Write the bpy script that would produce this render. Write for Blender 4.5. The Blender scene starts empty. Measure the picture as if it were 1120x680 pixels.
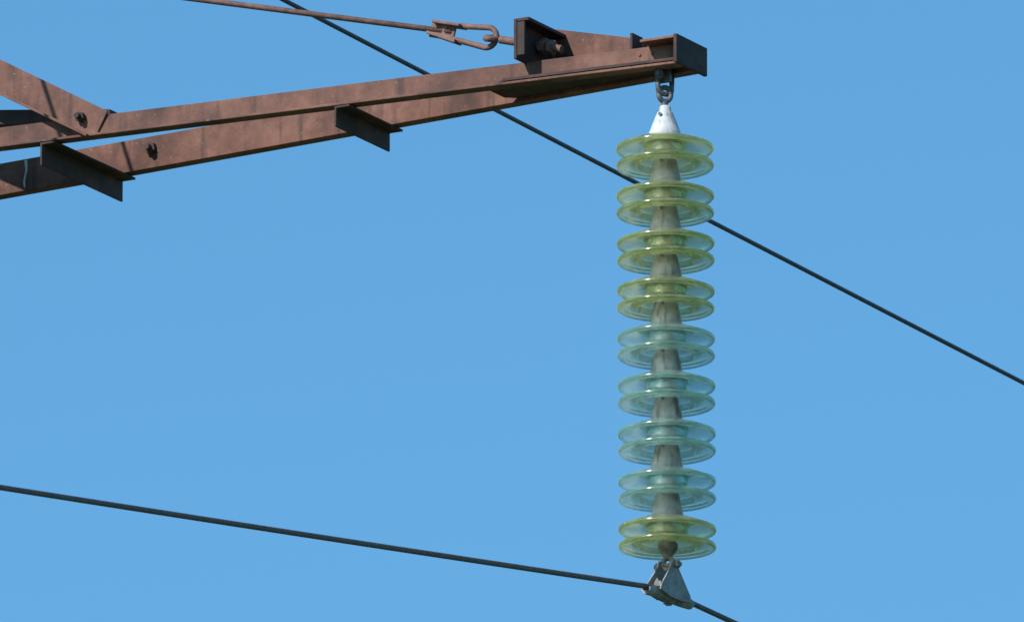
import bpy, bmesh, math, random
from mathutils import Vector, Matrix
random.seed(4)
sc = bpy.context.scene
R = math.radians
EL = R(15.0); D = 50.0
ZC = 1.6 + D*math.sin(EL)
A = Vector((-0.873, 0.488, 0)).normalized()
W = Vector((0.488, 0.873, 0)).normalized()
Z = Vector((0, 0, 1))
X0 = 0.396
O = Vector((X0, 0, ZC+0.64))
def F(a, w, z): return O + A*a + W*w + Z*z
def mat(name):
    m = bpy.data.materials.new(name); m.use_nodes = True
    nt = m.node_tree; nt.nodes.clear()
    out = nt.nodes.new('ShaderNodeOutputMaterial')
    return m, nt, out
def N(nt, t, **kw):
    n = nt.nodes.new(t)
    for k, v in kw.items():
        if k in n.inputs.keys(): n.inputs[k].default_value = v
        else: setattr(n, k, v)
    return n
def ramp(nt, stops):
    r = nt.nodes.new('ShaderNodeValToRGB')
    cr = r.color_ramp
    while len(cr.elements) < len(stops): cr.elements.new(0.5)
    for e, (p, c) in zip(cr.elements, stops):
        e.position = p; e.color = (*c, 1)
    return r
def surf(name, stops, scale=20, rough=0.7, metal=0.0, bump=0.3, bdist=0.002, streak=None, stretch=(1,1,1), spots=None):
    m, nt, out = mat(name); L = nt.links
    tc = N(nt, 'ShaderNodeTexCoord')
    mp = N(nt, 'ShaderNodeMapping'); mp.inputs['Scale'].default_value = stretch
    L.new(tc.outputs['Object'], mp.inputs['Vector'])
    n1 = N(nt, 'ShaderNodeTexNoise', Scale=scale, Detail=8.0, Roughness=0.65)
    L.new(mp.outputs[0], n1.inputs['Vector'])
    r = ramp(nt, stops); L.new(n1.outputs['Fac'], r.inputs[0])
    col = r.outputs[0]
    if streak:
        mp2 = N(nt, 'ShaderNodeMapping'); mp2.inputs['Scale'].default_value = (1, 1, 0.12)
        L.new(tc.outputs['Object'], mp2.inputs['Vector'])
        n2 = N(nt, 'ShaderNodeTexNoise', Scale=streak[0], Detail=4.0)
        L.new(mp2.outputs[0], n2.inputs['Vector'])
        r2 = ramp(nt, [(streak[1], (0,0,0)), (streak[2], (1,1,1))]); L.new(n2.outputs['Fac'], r2.inputs[0])
        mx = N(nt, 'ShaderNodeMixRGB'); L.new(r2.outputs[0], mx.inputs[0]); L.new(col, mx.inputs[1])
        mx.inputs[2].default_value = (*streak[3], 1); col = mx.outputs[0]
    if spots:
        n3 = N(nt, 'ShaderNodeTexNoise', Scale=spots[0], Detail=3.0)
        L.new(tc.outputs['Object'], n3.inputs['Vector'])
        r3 = ramp(nt, [(spots[1], (0,0,0)), (spots[2], (1,1,1))]); L.new(n3.outputs['Fac'], r3.inputs[0])
        mx = N(nt, 'ShaderNodeMixRGB'); L.new(r3.outputs[0], mx.inputs[0]); L.new(col, mx.inputs[1])
        mx.inputs[2].default_value = (*spots[3], 1); col = mx.outputs[0]
    b = N(nt, 'ShaderNodeBsdfPrincipled', Roughness=rough, Metallic=metal)
    L.new(col, b.inputs['Base Color'])
    nb = N(nt, 'ShaderNodeTexNoise', Scale=scale*6, Detail=6.0)
    L.new(tc.outputs['Object'], nb.inputs['Vector'])
    bp = N(nt, 'ShaderNodeBump', Strength=bump, Distance=bdist)
    L.new(nb.outputs['Fac'], bp.inputs['Height']); L.new(bp.outputs[0], b.inputs['Normal'])
    L.new(b.outputs[0], out.inputs[0])
    return m
M_rust = surf('weathered_rusty_steel', [(0.32,(0.055,0.022,0.016)),(0.45,(0.115,0.046,0.031)),(0.57,(0.175,0.073,0.049)),(0.74,(0.27,0.125,0.085))],
              scale=7, rough=0.72, bump=0.7, bdist=0.0025, streak=(30,0.55,0.74,(0.055,0.024,0.019)), spots=(85,0.66,0.74,(0.25,0.13,0.09)))
M_rust_shade = surf('shaded_rusty_steel', [(0.3,(0.022,0.013,0.013)),(0.5,(0.047,0.024,0.021)),(0.7,(0.11,0.047,0.034))],
              scale=12, rough=0.75, bump=0.5, bdist=0.002)  # rust colour darkened to carry the shade of faces turned from the sun
M_rod = surf('rusty_rod', [(0.3,(0.11,0.055,0.045)),(0.5,(0.19,0.10,0.08)),(0.7,(0.28,0.16,0.13))], scale=30, rough=0.7)
M_galv = surf('galvanised_iron', [(0.3,(0.10,0.10,0.09)),(0.5,(0.18,0.18,0.165)),(0.7,(0.28,0.27,0.25))], scale=45, rough=0.65, metal=0.1, bump=0.3, bdist=0.001,
              spots=(50,0.60,0.72,(0.10,0.07,0.05)))
M_dkiron = surf('dark_forged_iron', [(0.3,(0.06,0.06,0.065)),(0.5,(0.11,0.11,0.12)),(0.7,(0.20,0.20,0.21))], scale=50, rough=0.55, metal=0.3)
M_cap = surf('grey_cap_iron', [(0.3,(0.20,0.205,0.18)),(0.5,(0.31,0.315,0.285)),(0.7,(0.43,0.43,0.40))], scale=30, rough=0.7, bump=0.3, bdist=0.001,
             streak=(60,0.53,0.70,(0.13,0.12,0.10)))
M_white = surf('white_painted_cap', [(0.3,(0.44,0.46,0.48)),(0.6,(0.64,0.65,0.67))], scale=30, rough=0.6, bump=0.15, bdist=0.001,
             streak=(70,0.53,0.68,(0.30,0.30,0.29)))
M_clamp = surf('weathered_aluminium', [(0.3,(0.15,0.155,0.16)),(0.5,(0.26,0.265,0.27)),(0.7,(0.38,0.38,0.38))], scale=40, rough=0.65, metal=0.1, bump=0.3, bdist=0.001)
M_wire = surf('oxidised_conductor', [(0.3,(0.07,0.06,0.058)),(0.7,(0.15,0.13,0.125))], scale=60, rough=0.6, metal=0.2)
M_wire2 = surf('oxidised_far_conductor', [(0.3,(0.045,0.05,0.065)),(0.7,(0.085,0.09,0.11))], scale=60, rough=0.6, metal=0.2)
M_conc = surf('footing_concrete', [(0.3,(0.22,0.21,0.2)),(0.7,(0.36,0.35,0.33))], scale=8, rough=0.9)
M_drop = surf('lime_streak', [(0.3,(0.35,0.31,0.28)),(0.7,(0.6,0.57,0.53))], scale=60, rough=0.9)
M_ground = surf('meadow_grass', [(0.3,(0.035,0.055,0.018)),(0.5,(0.06,0.085,0.028)),(0.7,(0.12,0.12,0.055))], scale=0.35, rough=0.95, bump=0.4, bdist=0.05)
def glass(name, tint, dust, vol, dens, dust_glow_f=0.10, tfac=0.28):  # pale layer is dust plus sunlit glow put into the colour
    m, nt, out = mat(name); L = nt.links
    g = N(nt, 'ShaderNodeBsdfGlass', Roughness=0.01, IOR=1.52); g.inputs['Color'].default_value = (*tint, 1)
    t = N(nt, 'ShaderNodeBsdfTransparent'); t.inputs['Color'].default_value = (*tint, 1)
    m1 = N(nt, 'ShaderNodeMixShader'); m1.inputs[0].default_value = tfac
    L.new(g.outputs[0], m1.inputs[1]); L.new(t.outputs[0], m1.inputs[2])
    gl = N(nt, 'ShaderNodeBsdfGlossy', Roughness=0.16)
    m0 = N(nt, 'ShaderNodeMixShader'); m0.inputs[0].default_value = 0.08
    L.new(m1.outputs[0], m0.inputs[1]); L.new(gl.outputs[0], m0.inputs[2])
    d = N(nt, 'ShaderNodeBsdfDiffuse'); d.inputs['Color'].default_value = (*dust, 1)
    tr = N(nt, 'ShaderNodeBsdfTranslucent'); tr.inputs['Color'].default_value = (*dust, 1)
    m2 = N(nt, 'ShaderNodeMixShader'); m2.inputs[0].default_value = 0.6
    L.new(d.outputs[0], m2.inputs[1]); L.new(tr.outputs[0], m2.inputs[2])
    tc = N(nt, 'ShaderNodeTexCoord')
    n = N(nt, 'ShaderNodeTexNoise', Scale=30.0, Detail=6.0); L.new(tc.outputs['Object'], n.inputs['Vector'])
    mr = N(nt, 'ShaderNodeMapRange'); mr.inputs['From Min'].default_value=0.35; mr.inputs['From Max'].default_value=0.65
    mr.inputs['To Min'].default_value = dust_glow_f*0.3; mr.inputs['To Max'].default_value = dust_glow_f*1.7
    L.new(n.outputs['Fac'], mr.inputs['Value'])
    m3 = N(nt, 'ShaderNodeMixShader'); L.new(mr.outputs[0], m3.inputs[0])
    L.new(m0.outputs[0], m3.inputs[1]); L.new(m2.outputs[0], m3.inputs[2])
    L.new(m3.outputs[0], out.inputs[0])
    va = N(nt, 'ShaderNodeVolumeAbsorption', Density=dens); va.inputs['Color'].default_value = (*vol, 1)
    L.new(va.outputs[0], out.inputs['Volume'])
    return m
M_gy = glass('yellow_green_glass', (1,1,0.975), (0.96,0.97,0.76), (0.77,0.87,0.18), 19.0, 0.12)
M_ga = glass('aqua_glass', (0.985,1,0.993), (0.92,0.99,0.94), (0.36,0.93,0.76), 13.0, 0.12)
def obj(name, bm, m, parent=None, smooth=False, bevel=0):
    bmesh.ops.recalc_face_normals(bm, faces=bm.faces)
    me = bpy.data.meshes.new(name); bm.to_mesh(me); bm.free()
    me.materials.append(m)
    o = bpy.data.objects.new(name, me); sc.collection.objects.link(o)
    if smooth:
        for p in me.polygons: p.use_smooth = True
    if bevel:
        b = o.modifiers.new('edge', 'BEVEL'); b.width = bevel; b.segments = 2; b.limit_method = 'ANGLE'
    if parent: o.parent = parent
    return o
def empty(name, loc=(0,0,0)):
    o = bpy.data.objects.new(name, None); sc.collection.objects.link(o); o.empty_display_size = 0.1
    return o
def prism(bm, p0, p1, prof, U, V, prof1=None):
    prof1 = prof1 or prof
    a = [bm.verts.new(p0 + U*u + V*v) for u, v in prof]
    b = [bm.verts.new(p1 + U*u + V*v) for u, v in prof1]
    n = len(prof)
    bm.faces.new(a); bm.faces.new(list(reversed(b)))
    for i in range(n):
        bm.faces.new((a[i], b[i], b[(i+1)%n], a[(i+1)%n]))
def rect(u0, u1, v0, v1): return [(u0,v0),(u1,v0),(u1,v1),(u0,v1)]
def Lprof(h, v, t, s=1):
    return [(0,0),(s*h,0),(s*h,t),(s*t,t),(s*t,v),(0,v)]
def tube(bm, pts, r, seg=16, close=False, caps=True):
    pts = [Vector(p) for p in pts]; n = len(pts); rings = []
    prevU = None
    for i, p in enumerate(pts):
        if close: d = pts[(i+1)%n] - pts[(i-1)%n]
        else: d = pts[min(i+1,n-1)] - pts[max(i-1,0)]
        d.normalize()
        if prevU is None:
            U = d.orthogonal().normalized()
        else:
            U = (prevU - d*prevU.dot(d)).normalized()
        prevU = U; V = d.cross(U)
        rr = r[i] if isinstance(r, (list, tuple)) else r
        rings.append([bm.verts.new(p + U*math.cos(2*math.pi*k/seg)*rr + V*math.sin(2*math.pi*k/seg)*rr) for k in range(seg)])
    m = n if close else n-1
    for i in range(m):
        a, b = rings[i], rings[(i+1)%n]
        for k in range(seg): bm.faces.new((a[k], a[(k+1)%seg], b[(k+1)%seg], b[k]))
    if caps and not close:
        bm.faces.new(rings[0]); bm.faces.new(list(reversed(rings[-1])))
def lathe(bm, prof, c, seg=64, closed=False):
    rings = []
    for r, z in prof:
        if r < 1e-6: rings.append([bm.verts.new(c + Z*z)])
        else: rings.append([bm.verts.new(c + Vector((math.cos(2*math.pi*k/seg)*r, math.sin(2*math.pi*k/seg)*r, z))) for k in range(seg)])
    n = len(rings)
    for i in range(n if closed else n-1):
        a, b = rings[i], rings[(i+1)%n]
        for k in range(seg):
            k2 = (k+1)%seg
            if len(a) == 1 and len(b) == 1: continue
            if len(a) == 1: bm.faces.new((a[0], b[k2], b[k]))
            elif len(b) == 1: bm.faces.new((a[k], a[k2], b[0]))
            else: bm.faces.new((a[k], a[k2], b[k2], b[k]))
def hexbolt(bm, c, ax, r=0.013, h=0.012, shank=0.012):
    ax = ax.normalized(); U = ax.orthogonal().normalized(); V = ax.cross(U)
    hx = [(r*math.cos(math.pi/3*k), r*math.sin(math.pi/3*k)) for k in range(6)]
    prism(bm, c, c+ax*h, hx, U, V)
    tube(bm, [c+ax*h*0.9, c+ax*(h+shank)], r*0.52, 12)

# ---------- steel crossarm ----------
arm = empty('steel_crossarm')
def g(a): return 0.132 + 0.160*a
LEN = 3.3
t = 0.007
for nm, s, hv, fw in (('near_chord', -1, 0.064, 0.042), ('far_chord', 1, 0.087, 0.040)):
    bm = bmesh.new()
    p0 = F(-0.068, s*(g(-0.068)/2-fw), 0); p1 = F(LEN, s*(g(LEN)/2-fw), 0)
    pr = Lprof(fw, hv, t, s)
    pr0 = Lprof(fw, 0.064, t, s)
    if s > 0:
        pm = F(0.75, s*(g(0.75)/2-fw), 0)
        prism(bm, p0, pm, pr0, W, Z, pr); prism(bm, pm + A*0.0001, p1, pr, W, Z)
    else: prism(bm, p0, p1, pr, W, Z)
    obj(nm, bm, M_rust, arm, bevel=0.0015)
def cross(a, nm, hv=0.058, fh=0.045):
    bm = bmesh.new()
    w = g(a)/2 + 0.004
    pr = [(0,-0.003),(fh,-0.003),(fh,-0.009),(0.006,-0.009),(0.006,-hv),(0,-hv)]
    prism(bm, F(a,-w,0), F(a,w,0), pr, -A, Z)
    obj(nm, bm, M_rust_shade, arm, bevel=0.0015)
cross(0.905, 'cross_member_1'); cross(1.755, 'cross_member_2', 0.064); cross(2.6, 'cross_member_3')
def hplate(bm, pts, z0, z1):
    lo = [bm.verts.new(F(a, w, z0)) for a, w in pts]; hi = [bm.verts.new(F(a, w, z1)) for a, w in pts]
    n = len(pts); bm.faces.new(lo); bm.faces.new(list(reversed(hi)))
    for i in range(n): bm.faces.new((lo[i], lo[(i+1)%n], hi[(i+1)%n], hi[i]))
bm = bmesh.new()
hplate(bm, [(-0.06,-0.062),(-0.06,0.062),(0.42,0.10),(0.50,0.04),(0.50,-0.04),(0.42,-0.10)], 0.009, 0.017)
obj('tip_batten_plate', bm, M_rust_shade, arm, bevel=0.001)
bm = bmesh.new()
prism(bm, F(-0.071,-0.084,-0.003), F(-0.071,0.082,-0.003), [(0,0),(0.010,0),(0.010,0.076),(0,0.076)], -A, Z)
obj('end_plate', bm, M_rust_shade, arm, bevel=0.0015)
bm = bmesh.new()
prism(bm, F(-0.070,-0.080,0.0645), F(0.03,-0.080,0.0645), rect(0,0.16,0,0.007), W, Z)
obj('tip_top_plate', bm, M_rust, arm, bevel=0.001)
def vplate(nm, pts, w0, w1, a0, a1, th, m):
    bm = bmesh.new(); f = lambda a: w0 + (w1-w0)*(a-a0)/(a1-a0)
    lo = [bm.verts.new(F(a, f(a), z)) for a, z in pts]; hi = [bm.verts.new(F(a, f(a)+th, z)) for a, z in pts]
    n = len(pts); bm.faces.new(lo); bm.faces.new(list(reversed(hi)))
    for i in range(n): bm.faces.new((lo[i], lo[(i+1)%n], hi[(i+1)%n], hi[i]))
    return obj(nm, bm, m, arm, bevel=0.001)
vplate('tip_gusset', [(-0.058,0.008),(-0.058,0.082),(0.10,0.118),(0.372,0.188),(0.372,0.008)], 0.045, 0.085, -0.058, 0.372, 0.006, M_rust)
bm = bmesh.new()
prism(bm, F(0.10,-0.005,0.062), F(0.10,0.052,0.062), [(0,0),(0.007,0),(0.007,0.056),(0,0.056)], -A, Z)
obj('stiffener_rib', bm, M_rust_shade, arm, bevel=0.001)
bm = bmesh.new()
prism(bm, F(0.375,-0.116,0.060), F(0.375,0.116,0.060), [(0,0),(0.009,0),(0.009,0.108),(0,0.108)], A, Z)
prism(bm, F(0.374,-0.116,0.159), F(0.374,0.084,0.159), [(0,0),(0.035,0),(0.035,0.009),(0,0.009)], -A, Z)
prism(bm, F(0.374,-0.116,0.068), F(0.374,-0.116,0.158), [(0,0),(0.022,0),(0.022,0.007),(0,0.007)], -A, W)
obj('tie_anchor_plate', bm, M_rust_shade, arm, bevel=0.0015)
bm = bmesh.new()
hexbolt(bm, F(1.63, g(1.63)/2-0.040, 0.052), -W, 0.017, 0.014, 0.018)
hexbolt(bm, F(2.55, g(2.55)/2-0.040, 0.052), -W, 0.017, 0.014, 0.018)
obj('chord_bolts', bm, M_rust_shade, arm)
# thin lime run down the far chord
bm = bmesh.new()
fa = lambda a, z, d=0.0006: F(a, g(a)/2-0.040-d, z)
vs = [fa(2.030,0.084), fa(2.040,0.084), fa(2.036,0.055), fa(2.043,0.025), fa(2.040,0.008), fa(2.036,0.008), fa(2.037,0.028), fa(2.029,0.058)]
bm.faces.new([bm.verts.new(v) for v in vs])
obj('lime_run', bm, M_drop, arm)
bm = bmesh.new()
for a_ in (0.02, 0.055):
    hexbolt(bm, F(a_, -(g(a_)/2-0.042)-0.0, 0.045), -W, 0.008, 0.006, 0.004)
obj('tip_bolts', bm, M_rust, arm)
bm = bmesh.new()
sd = (A*1.0 + Z*0.565).normalized()
sp0 = F(1.60, -g(1.60)/2+0.036, 0.030); sp1 = sp0 + (A + Z*0.565)*1.62 
upv = W.cross(sd).normalized()
if upv.z < 0: upv = -upv
prism(bm, sp0, sp1, [(0,-0.038),(-0.050,-0.038),(-0.050,-0.031),(-0.007,-0.031),(-0.007,0.046),(0,0.046)], W, upv)
obj('rising_strut', bm, M_rust, arm, bevel=0.0015)
bm = bmesh.new()
q = F(1.62, -0.03, 0.062)
prism(bm, q, q + (A + Z*0.13)*1.6, rect(-0.05,0.0,0,0.040), W, Z)
obj('upper_stay_angle', bm, M_rust_shade, arm, bevel=0.0015)  # strut's shadow put into the colour through the darker steel
bm = bmesh.new()
hexbolt(bm, F(1.655, -g(1.655)/2+0.029, 0.062), -W, 0.014, 0.012, 0.014)
obj('strut_bolt', bm, M_rust_shade, arm)
tie = empty('tie_rod')
td = (A + Z*0.28).normalized(); tu = W.cross(td).normalized()
if tu.z < 0: tu = -tu
T0 = F(0.375, -0.005, 0.122)
bm = bmesh.new()
tube(bm, [T0 - td*0.075, T0 + td*0.115], 0.0105, 16)
U = td.orthogonal().normalized(); V = td.cross(U)
for off, r0, h in ((-0.030, 0.022, 0.018), (-0.052, 0.020, 0.016)):
    hx = [(r0*math.cos(math.pi/3*k), r0*math.sin(math.pi/3*k)) for k in range(6)]
    prism(bm, T0+td*off, T0+td*(off+h), hx, U, V)
eye_c = T0 + td*0.140
tube(bm, [eye_c + (td*math.cos(q)*0.5 + tu*0.25*math.sin(q) + W*math.sin(q)*0.9)*0.026 for q in [2*math.pi*k/28 for k in range(28)]], 0.0085, 12, close=True)
obj('eye_bolt', bm, M_rod, tie, smooth=False)
bm = bmesh.new(); pts = []
c0 = T0 + td*0.155; c1 = T0 + td*0.275; rr = 0.027
for k in range(13):
    q = -math.pi/2 - math.pi*k/12
    pts.append(c0 + td*math.cos(q)*rr + tu*math.sin(q)*rr)
for k in range(13):
    q = math.pi/2 - math.pi*k/12
    pts.append(c1 + td*math.cos(q)*0.013 + tu*math.sin(q)*0.016)
tube(bm, pts, 0.0078, 12, close=True)
obj('long_link', bm, M_rod, tie, smooth=True)
bm = bmesh.new()
S0 = T0 + td*0.235
prism(bm, S0, S0+td*0.085, rect(-0.024,0.024,0.014,0.022), W, tu)
prism(bm, S0+td*0.004, S0+td*0.098, rect(-0.020,0.020,-0.030,-0.020), W, tu, rect(-0.017,0.017,-0.016,-0.008))
prism(bm, S0+td*0.02, S0+td*0.095, rect(-0.004,0.004,-0.022,0.016), W, tu)
obj('rod_clevis', bm, M_rod, tie, bevel=0.002)
bm = bmesh.new()
q0 = S0+td*0.03; q1 = F(3.25, 0, 0.87)
tube(bm, [q0, q0.lerp(q1,0.5)-Z*0.004, q1], 0.0078, 14)
obj('rod_bar', bm, M_rod, tie, smooth=True)

# ---------- insulator string ----------
def arc(cx, cz, r, a0, a1, n):
    return [(cx + r*math.cos(R(a0+(a1-a0)*i/n)), cz + r*math.sin(R(a0+(a1-a0)*i/n))) for i in range(n+1)]
def build_string(name, x, y, zrim, hang):
    par = empty(name)
    glassy = [0,1,2,3,8]
    for i in range(9):
        c = Vector((x + 0.0005*i, y, zrim - 0.127*i))
        p = [(0.030,0.034),(0.046,0.031),(0.070,0.027),(0.100,0.016),(0.116,0.009)]
        p += arc(0.1208, 0.0005, 0.0068, 75, -90, 8)
        p += [(0.113,0.000),(0.098,0.007),(0.078,0.015),(0.062,0.016),(0.054,0.006),(0.053,-0.012),(0.057,-0.020),(0.075,-0.026),(0.100,-0.033),(0.115,-0.037)]
        p += arc(0.1206, -0.0445, 0.0066, 75, -90, 8)
        p += [(0.112,-0.045),(0.096,-0.040),(0.084,-0.037),(0.080,-0.046),(0.076,-0.047),(0.073,-0.035),(0.060,-0.030),(0.045,-0.026),(0.040,-0.018),(0.036,0.008),(0.030,0.016)]
        bm = bmesh.new(); lathe(bm, p, c, 72, closed=True)
        go = obj('glass_shed_%d'%(i+1), bm, M_gy if i in glassy else M_ga, par, smooth=True)
        rot = Matrix.Translation(c) @ Matrix.Rotation(R(random.uniform(-0.7,0.7)),4,'Y') @ Matrix.Rotation(R(random.uniform(-0.8,0.8)),4,'X') @ Matrix.Translation(-c)
        go.data.transform(rot)
        top = 0.101
        cp = [(0.0,0.030),(0.0395,0.026),(0.0420,0.030),(0.0420,0.040),(0.0400,0.044),(0.0385,0.056),(0.0350,0.070),(0.033,0.076),(0.0315,0.090),(0.028,0.099),(0.022,top),(0.011,top+0.001),(0.011,top-0.02),(0,top-0.02)]
        if i == 0:
            cp = [(0.0,0.030),(0.0395,0.024),(0.0420,0.027),(0.0420,0.042),(0.0395,0.048),(0.036,0.058),(0.029,0.076),(0.025,0.086),(0.0225,0.092),(0.0215,0.096),(0.0165,0.101),(0.0155,0.112),(0.012,0.116),(0.0,0.116)]
        bm = bmesh.new(); lathe(bm, cp, c, 48)
        obj('iron_cap_%d'%(i+1), bm, M_white if i == 0 else M_cap, par, smooth=True)
        bm = bmesh.new(); lathe(bm, [(0,0.016),(0.028,0.014),(0.034,-0.012),(0.036,-0.017),(0.020,-0.020),(0.0105,-0.022),(0.0105,-0.038),(0.014,-0.042),(0.0,-0.046)], c, 32)
        obj('pin_%d'%(i+1), bm, M_cap, par, smooth=True)
        bm = bmesh.new()
        q = c + Vector((-0.012,-0.0225,0.088)) if i == 0 else c + Vector((-0.010,-0.0290,0.090))
        tube(bm, [q, q+Vector((-0.0015,-0.005,0))], 0.0045, 10)
        obj('split_pin_%d'%(i+1), bm, M_dkiron, par)
    top = Vector((x, y, zrim+0.114)); hz = hang - top.z
    bm = bmesh.new()
    tube(bm, [top - Z*0.004, top + Z*0.014], 0.0085, 14)
    ec = top + Z*0.033
    e_pts = [ec + (Vector((math.cos(q),0.25*math.cos(q),0))*0.0155 + Z*math.sin(q)*0.0185) for q in [2*math.pi*k/28 for k in range(28)]]
    tube(bm, e_pts, 0.007, 12, close=True)
    obj('ball_eye', bm, M_dkiron, par, smooth=True)
    bm = bmesh.new()
    up = []
    for k in range(13):
        q = math.pi + math.pi*k/12
        up.append(top + Z*0.047 + W*math.cos(q)*0.018 + A*math.cos(q)*-0.010 + Z*math.sin(q)*0.013)
    up = [top + Z*(hz+0.01) - W*0.022 + A*0.010] + up + [top + Z*(hz+0.01) + W*0.022 - A*0.010]
    tube(bm, up, 0.0068, 12)
    obj('u_shackle', bm, M_dkiron, par, smooth=True)
    bm = bmesh.new()
    s = top + Z*(hz-0.012)
    tube(bm, [s - W*0.032, s + W*0.030], 0.007, 12)
    hexbolt(bm, s - W*0.024, -W, 0.013, 0.010, 0.006)
    prism(bm, s-A*0.018+Z*0.002, s+A*0.018+Z*0.002, rect(-0.006,0.006,-0.018,0.022), W, Z)
    obj('hanger_bolt', bm, M_dkiron, par)
    return par
ZR = ZC + 0.4327
s1 = build_string('insulator_string', X0, 0, ZR, O.z)

def build_clamp(name, x, y, zr9, zw):
    par = empty(name); zb = zr9
    c = Vector((x, y, zw))
    bm = bmesh.new()
    lathe(bm, [(0,-0.030),(0.021,-0.031),(0.026,-0.038),(0.026,-0.050),(0.018,-0.062),(0.011,-0.070),(0.010,-0.080),(0.0,-0.08)], Vector((x,y,zb)), 28)
    ec = Vector((x,y,zb-0.090))
    tube(bm, [ec + (A*math.cos(q)*0.014 + Z*math.sin(q)*0.016) for q in [2*math.pi*k/24 for k in range(24)]], 0.007, 12, close=True)
    obj('socket_eye', bm, M_galv, par, smooth=True)
    at = Vector((x, y, zb-0.094))
    bm = bmesh.new()
    tube(bm, [at - A*0.030, at + A*0.030], 0.007, 14)
    hexbolt(bm, at - A*0.026, -A, 0.010, 0.008, 0.005)
    hexbolt(bm, at + A*0.026, A, 0.010, 0.008, 0.005)
    obj('clevis_bolt', bm, M_galv, par)
    bm = bmesh.new()
    for s in (-1, 1):
        h = at.z - zw
        pts = [(-0.012,h+0.012),(0.012,h+0.012),(0.024,h-0.010),(0.076,0.004),(0.084,-0.012),(0.030,-0.020),(-0.030,-0.020),(-0.084,-0.012),(-0.076,0.004),(-0.024,h-0.010)]
        lo = [bm.verts.new(c + W*u + Z*v + A*s*(0.018 if v > 0.03 else 0.021)) for u, v in pts]
        hi = [bm.verts.new(c + W*u + Z*v + A*s*(0.022 if v > 0.03 else 0.025)) for u, v in pts]
        n = len(pts); bm.faces.new(lo); bm.faces.new(list(reversed(hi)))
        for i in range(n): bm.faces.new((lo[i], lo[(i+1)%n], hi[(i+1)%n], hi[i]))
    obj('side_straps', bm, M_clamp, par, bevel=0.0012)
    bm = bmesh.new(); rings = []; n = 16
    for i in range(n+1):
        u = -0.118 + 0.236*i/n; f = abs(u)/0.118
        zd = -0.006*f*f*(2.6 if u < 0 else 0.7)
        hw = 0.019 - 0.005*f*f; dp = 0.026 - 0.010*f*f
        ring = []
        for k in range(9):
            q = math.pi + math.pi*k/8
            ring.append((hw*math.cos(q), dp*math.sin(q)))
        ring += [(hw,0.008-0.004*f),(hw-0.004,0.008-0.004*f)] + [((hw-0.005)*math.cos(math.pi*2-math.pi*k/6), 0.6*(dp-0.004)*math.sin(math.pi*2-math.pi*k/6)) for k in range(7)] + [(-hw+0.004,0.008-0.004*f),(-hw,0.008-0.004*f)]
        rings.append([bm.verts.new(c + W*u + A*p + Z*(r+zd)) for p, r in ring])
    m = len(rings[0])
    for a, b in zip(rings, rings[1:]):
        for k in range(m): bm.faces.new((a[k], a[(k+1)%m], b[(k+1)%m], b[k]))
    bm.faces.new(rings[0]); bm.faces.new(list(reversed(rings[-1])))
    obj('clamp_boat', bm, M_clamp, par, smooth=False, bevel=0.001)
    bm = bmesh.new()
    prism(bm, c - W*0.055, c + W*0.055, [(-0.012,0.004),(0.012,0.004),(0.009,0.018),(-0.009,0.018)], A, Z)
    for u in (-0.034, 0.034):
        for s in (-1, 1):
            b = c + W*u + A*s*0.0115
            tube(bm, [b - Z*0.026, b + Z*0.030], 0.0042, 10)
            hexbolt(bm, b + Z*0.018, Z, 0.0075, 0.008, 0.004)
    hexbolt(bm, c - Z*0.022, -Z, 0.012, 0.009, 0.004)
    obj('keeper_and_u_bolts', bm, M_galv, par)
    return par
ZW = ZC - 0.748
XC = X0 + 0.005
build_clamp('suspension_clamp', XC, 0, ZR - 0.127*8, ZW)

def conductor(name, pt, r, sl, sr, cl, cr, near, m, lobes=7, pitch=0.12, w0=-130, w1=200):
    ws = []
    w = w0
    while w < w1:
        ws.append(w)
        if near[0] <= w <= near[1]: w += 0.008
        elif near[0]-3 < w < near[1]+3: w += 0.25 if (w < near[0]-0.26 or w > near[1]) else max(0.008, min(0.25, near[0]-w))
        else: w += 2.0
    bm = bmesh.new(); prev = None; seg = 28
    def zz(w):
        if w < -0.1: 
            s = -w-0.1; return sl*s + cl*s*s + sl*0.05
        if w > 0.1:
            s = w-0.1; return sr*s + cr*s*s + sr*0.05
        return (sl if w < 0 else sr)*w*w*5
    for w in ws:
        p = pt + W*w + Z*zz(w)
        d = (W + Z*((zz(w+0.01)-zz(w-0.01))/0.02)).normalized()
        U = d.cross(Z).normalized(); V = U.cross(d)
        inn = near[0] <= w <= near[1]
        ring = []
        for k in range(seg):
            q = 2*math.pi*k/seg
            rr = r*(0.90 + 0.10*abs(math.cos((q + 2*math.pi*w/pitch)*lobes/2))) if inn else r*0.97
            ring.append(bm.verts.new(p + U*math.cos(q)*rr + V*math.sin(q)*rr))
        if prev:
            for k in range(seg): bm.faces.new((prev[k], prev[(k+1)%seg], ring[(k+1)%seg], ring[k]))
        prev = ring
    return obj(name, bm, m, None, smooth=True)
conductor('power_line', Vector((XC, 0, ZW)), 0.0072, -0.147, -0.009, 0.0007, 0.0004, (-4.4, 0.9), M_wire)
xq = (455-560)/423.5; yq = 3.0
zq = ZC + ((340-78)/423.5*(1+yq/D) + yq*math.sin(EL))/math.cos(EL)
wq = (Vector((xq, yq, 0)) - Vector((X0,0,0))).dot(W); aq = (Vector((xq, yq, 0)) - Vector((X0,0,0))).dot(A)
P2 = Vector((X0,0,0)) + A*aq; P2.z = zq + 0.02*wq
conductor('power_line', P2, 0.0064, -0.147, -0.020, 0.0007, 0.0002, (0.5, 6.0), M_wire2)
s2 = build_string('insulator_string', P2.x, P2.y, P2.z + 0.748 + 0.4327, P2.z + 0.748 + 0.64)
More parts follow.
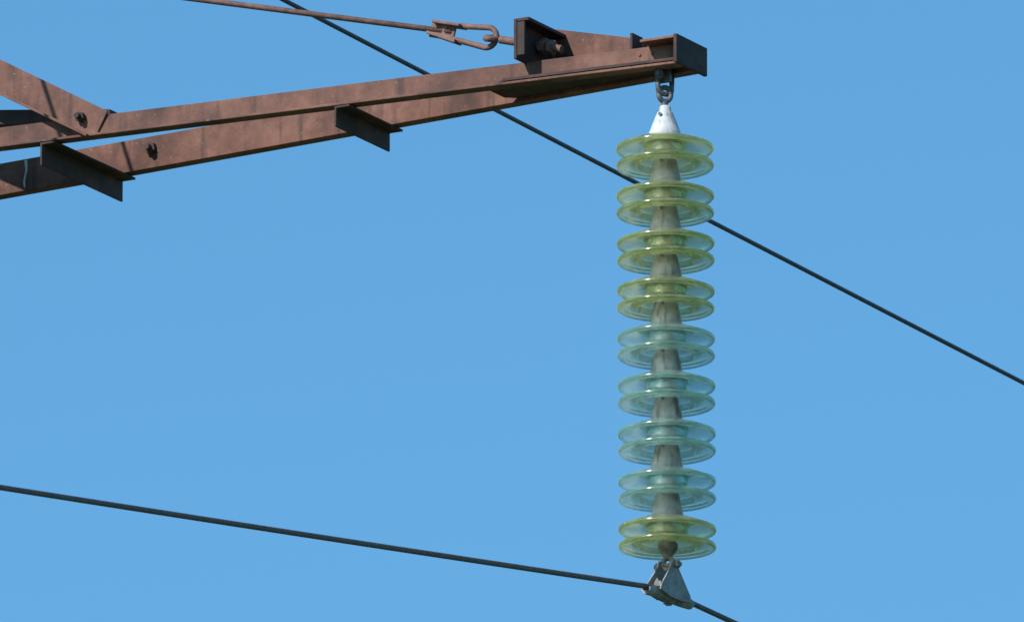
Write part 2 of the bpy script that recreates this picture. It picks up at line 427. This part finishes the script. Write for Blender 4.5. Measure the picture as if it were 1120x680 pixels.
build_clamp('suspension_clamp', P2.x, P2.y, P2.z+0.748+0.4327-0.127*8, P2.z)

# ---------- tower ----------
tw = empty('transmission_tower')
TA = 3.85
TC = Vector((X0,0,0)) + A*TA
def leg(z):
    return 0.62 if z > 12 else 0.62 + (12-z)*0.10
ZT = ZC + 5.6
def corner(i, z):
    sx, sy = ((-1,-1),(1,-1),(1,1),(-1,1))[i%4]; h = leg(z)
    if z > ZT-1.8: h = 0.62 - 0.45*(z-(ZT-1.8))/1.8
    return TC + A*sx*h + W*sy*h + Z*z
bm = bmesh.new()
def ang(p, q, s=0.07, t=0.008):
    d = (q-p).normalized(); U = d.cross(Z) if abs(d.z) < 0.95 else d.cross(A); U.normalize(); V = U.cross(d)
    prism(bm, p, q, Lprof(s, s, t, 1), U, V)
levels = [0.25, 2.6, 4.8, 6.9, 8.8, 10.5, 12, 13.3, O.z-0.0, O.z+0.87, O.z+1.75, O.z+2.7, ZT-1.8, ZT-0.8, ZT]
for i in range(4):
    for z0, z1 in zip(levels, levels[1:]):
        ang(corner(i,z0), corner(i,z1), 0.10, 0.01)
        ang(corner(i,z0), corner(i+1,z1), 0.055, 0.006)
        ang(corner(i+1,z0), corner(i,z1), 0.055, 0.006)
        ang(corner(i,z1), corner(i+1,z1), 0.055, 0.006)
obj('lattice_body', bm, M_rust, tw)
bm = bmesh.new()
ut = Vector((P2.x, P2.y, P2.z+0.748+0.655))
for s in (-1, 1):
    ang(ut + W*s*0.06 - A*0.06, TC - A*0.62 + W*s*0.6 + Z*ut.z, 0.07)
    ang(ut + W*s*0.03 + Z*0.08, TC - A*0.62 + W*s*0.6 + Z*(ut.z+0.8), 0.05)
prism(bm, ut - A*0.07 - W*0.09, ut - A*0.07 + W*0.09, rect(0,0.01,-0.01,0.08), A, Z)
for zz_, ln in ((O.z, 3.2), (ut.z, 1.6)):
    e = TC + A*(0.62+ln) + Z*zz_
    for s in (-1, 1):
        ang(e + W*s*0.05, TC + A*0.62 + W*s*0.6 + Z*zz_, 0.07)
        ang(e + W*s*0.03 + Z*0.06, TC + A*0.62 + W*s*0.6 + Z*(zz_+0.85), 0.06)
obj('other_arms', bm, M_rust, tw)
bm = bmesh.new()
for i in range(4):
    p = corner(i, 0); prism(bm, p - Z*0.5, p + Z*0.28, rect(-0.28,0.28,-0.28,0.28), A, W)
obj('concrete_footings', bm, M_conc, tw, bevel=0.02)

bm = bmesh.new(); nn = 60; S = 4000.0; grid = []
for i in range(nn+1):
    row = []
    for j in range(nn+1):
        f = lambda k: math.copysign(abs(2*k/nn-1)**2.2, 2*k/nn-1)*S
        x, y = f(i), f(j); rr = math.hypot(x, y+20)
        z = 0 if rr < 80 else min(1,(rr-80)/400)*(6*math.sin(x/310+1)*math.cos(y/270))
        row.append(bm.verts.new((x, y, z)))
    grid.append(row)
for i in range(nn):
    for j in range(nn): bm.faces.new((grid[i][j], grid[i+1][j], grid[i+1][j+1], grid[i][j+1]))
obj('ground', bm, M_ground, None, smooth=True)

sun_dir = Vector((-0.66, -0.60, 0.66)).normalized()
el = math.asin(sun_dir.z); az = math.atan2(sun_dir.x, sun_dir.y)
sd_ = bpy.data.lights.new('sun', 'SUN'); sd_.energy = 4.8; sd_.angle = R(0.5); sd_.color = (1.0, 0.95, 0.88)
so = bpy.data.objects.new('sun', sd_); sc.collection.objects.link(so)
so.rotation_euler = sun_dir.to_track_quat('Z', 'Y').to_euler(); so.location = (-20,-20,40)
w = bpy.data.worlds.new('World'); sc.world = w; w.use_nodes = True
nt = w.node_tree; nt.nodes.clear()
sky = nt.nodes.new('ShaderNodeTexSky'); sky.sky_type = 'NISHITA'; sky.sun_disc = False
sky.sun_elevation = el; sky.sun_rotation = az; sky.air_density = 1.0; sky.dust_density = 0.2; sky.ozone_density = 3.0; sky.altitude = 500
mul = nt.nodes.new('ShaderNodeMixRGB'); mul.blend_type = 'MULTIPLY'; mul.inputs[0].default_value = 1.0
mul.inputs[2].default_value = (0.60, 1.08, 1.21, 1)
bg = nt.nodes.new('ShaderNodeBackground'); bg.inputs[1].default_value = 0.122
ow = nt.nodes.new('ShaderNodeOutputWorld')
nt.links.new(sky.outputs[0], mul.inputs[1]); nt.links.new(mul.outputs[0], bg.inputs[0]); nt.links.new(bg.outputs[0], ow.inputs[0])

cd = bpy.data.cameras.new('camera'); cam = bpy.data.objects.new('camera', cd); sc.collection.objects.link(cam)
fw = Vector((0, math.cos(EL), math.sin(EL)))
cam.location = Vector((0,0,ZC)) - fw*D
cam.rotation_euler = (math.pi/2 + EL, 0, 0)
cd.sensor_width = 36; cd.lens = 36*D/(1120/423.5); cd.clip_end = 20000
cd.dof.use_dof = True; cd.dof.focus_distance = D; cd.dof.aperture_fstop = 32
sc.camera = cam
sc.view_settings.view_transform = 'Standard'; sc.view_settings.look = 'None'; sc.view_settings.exposure = 0
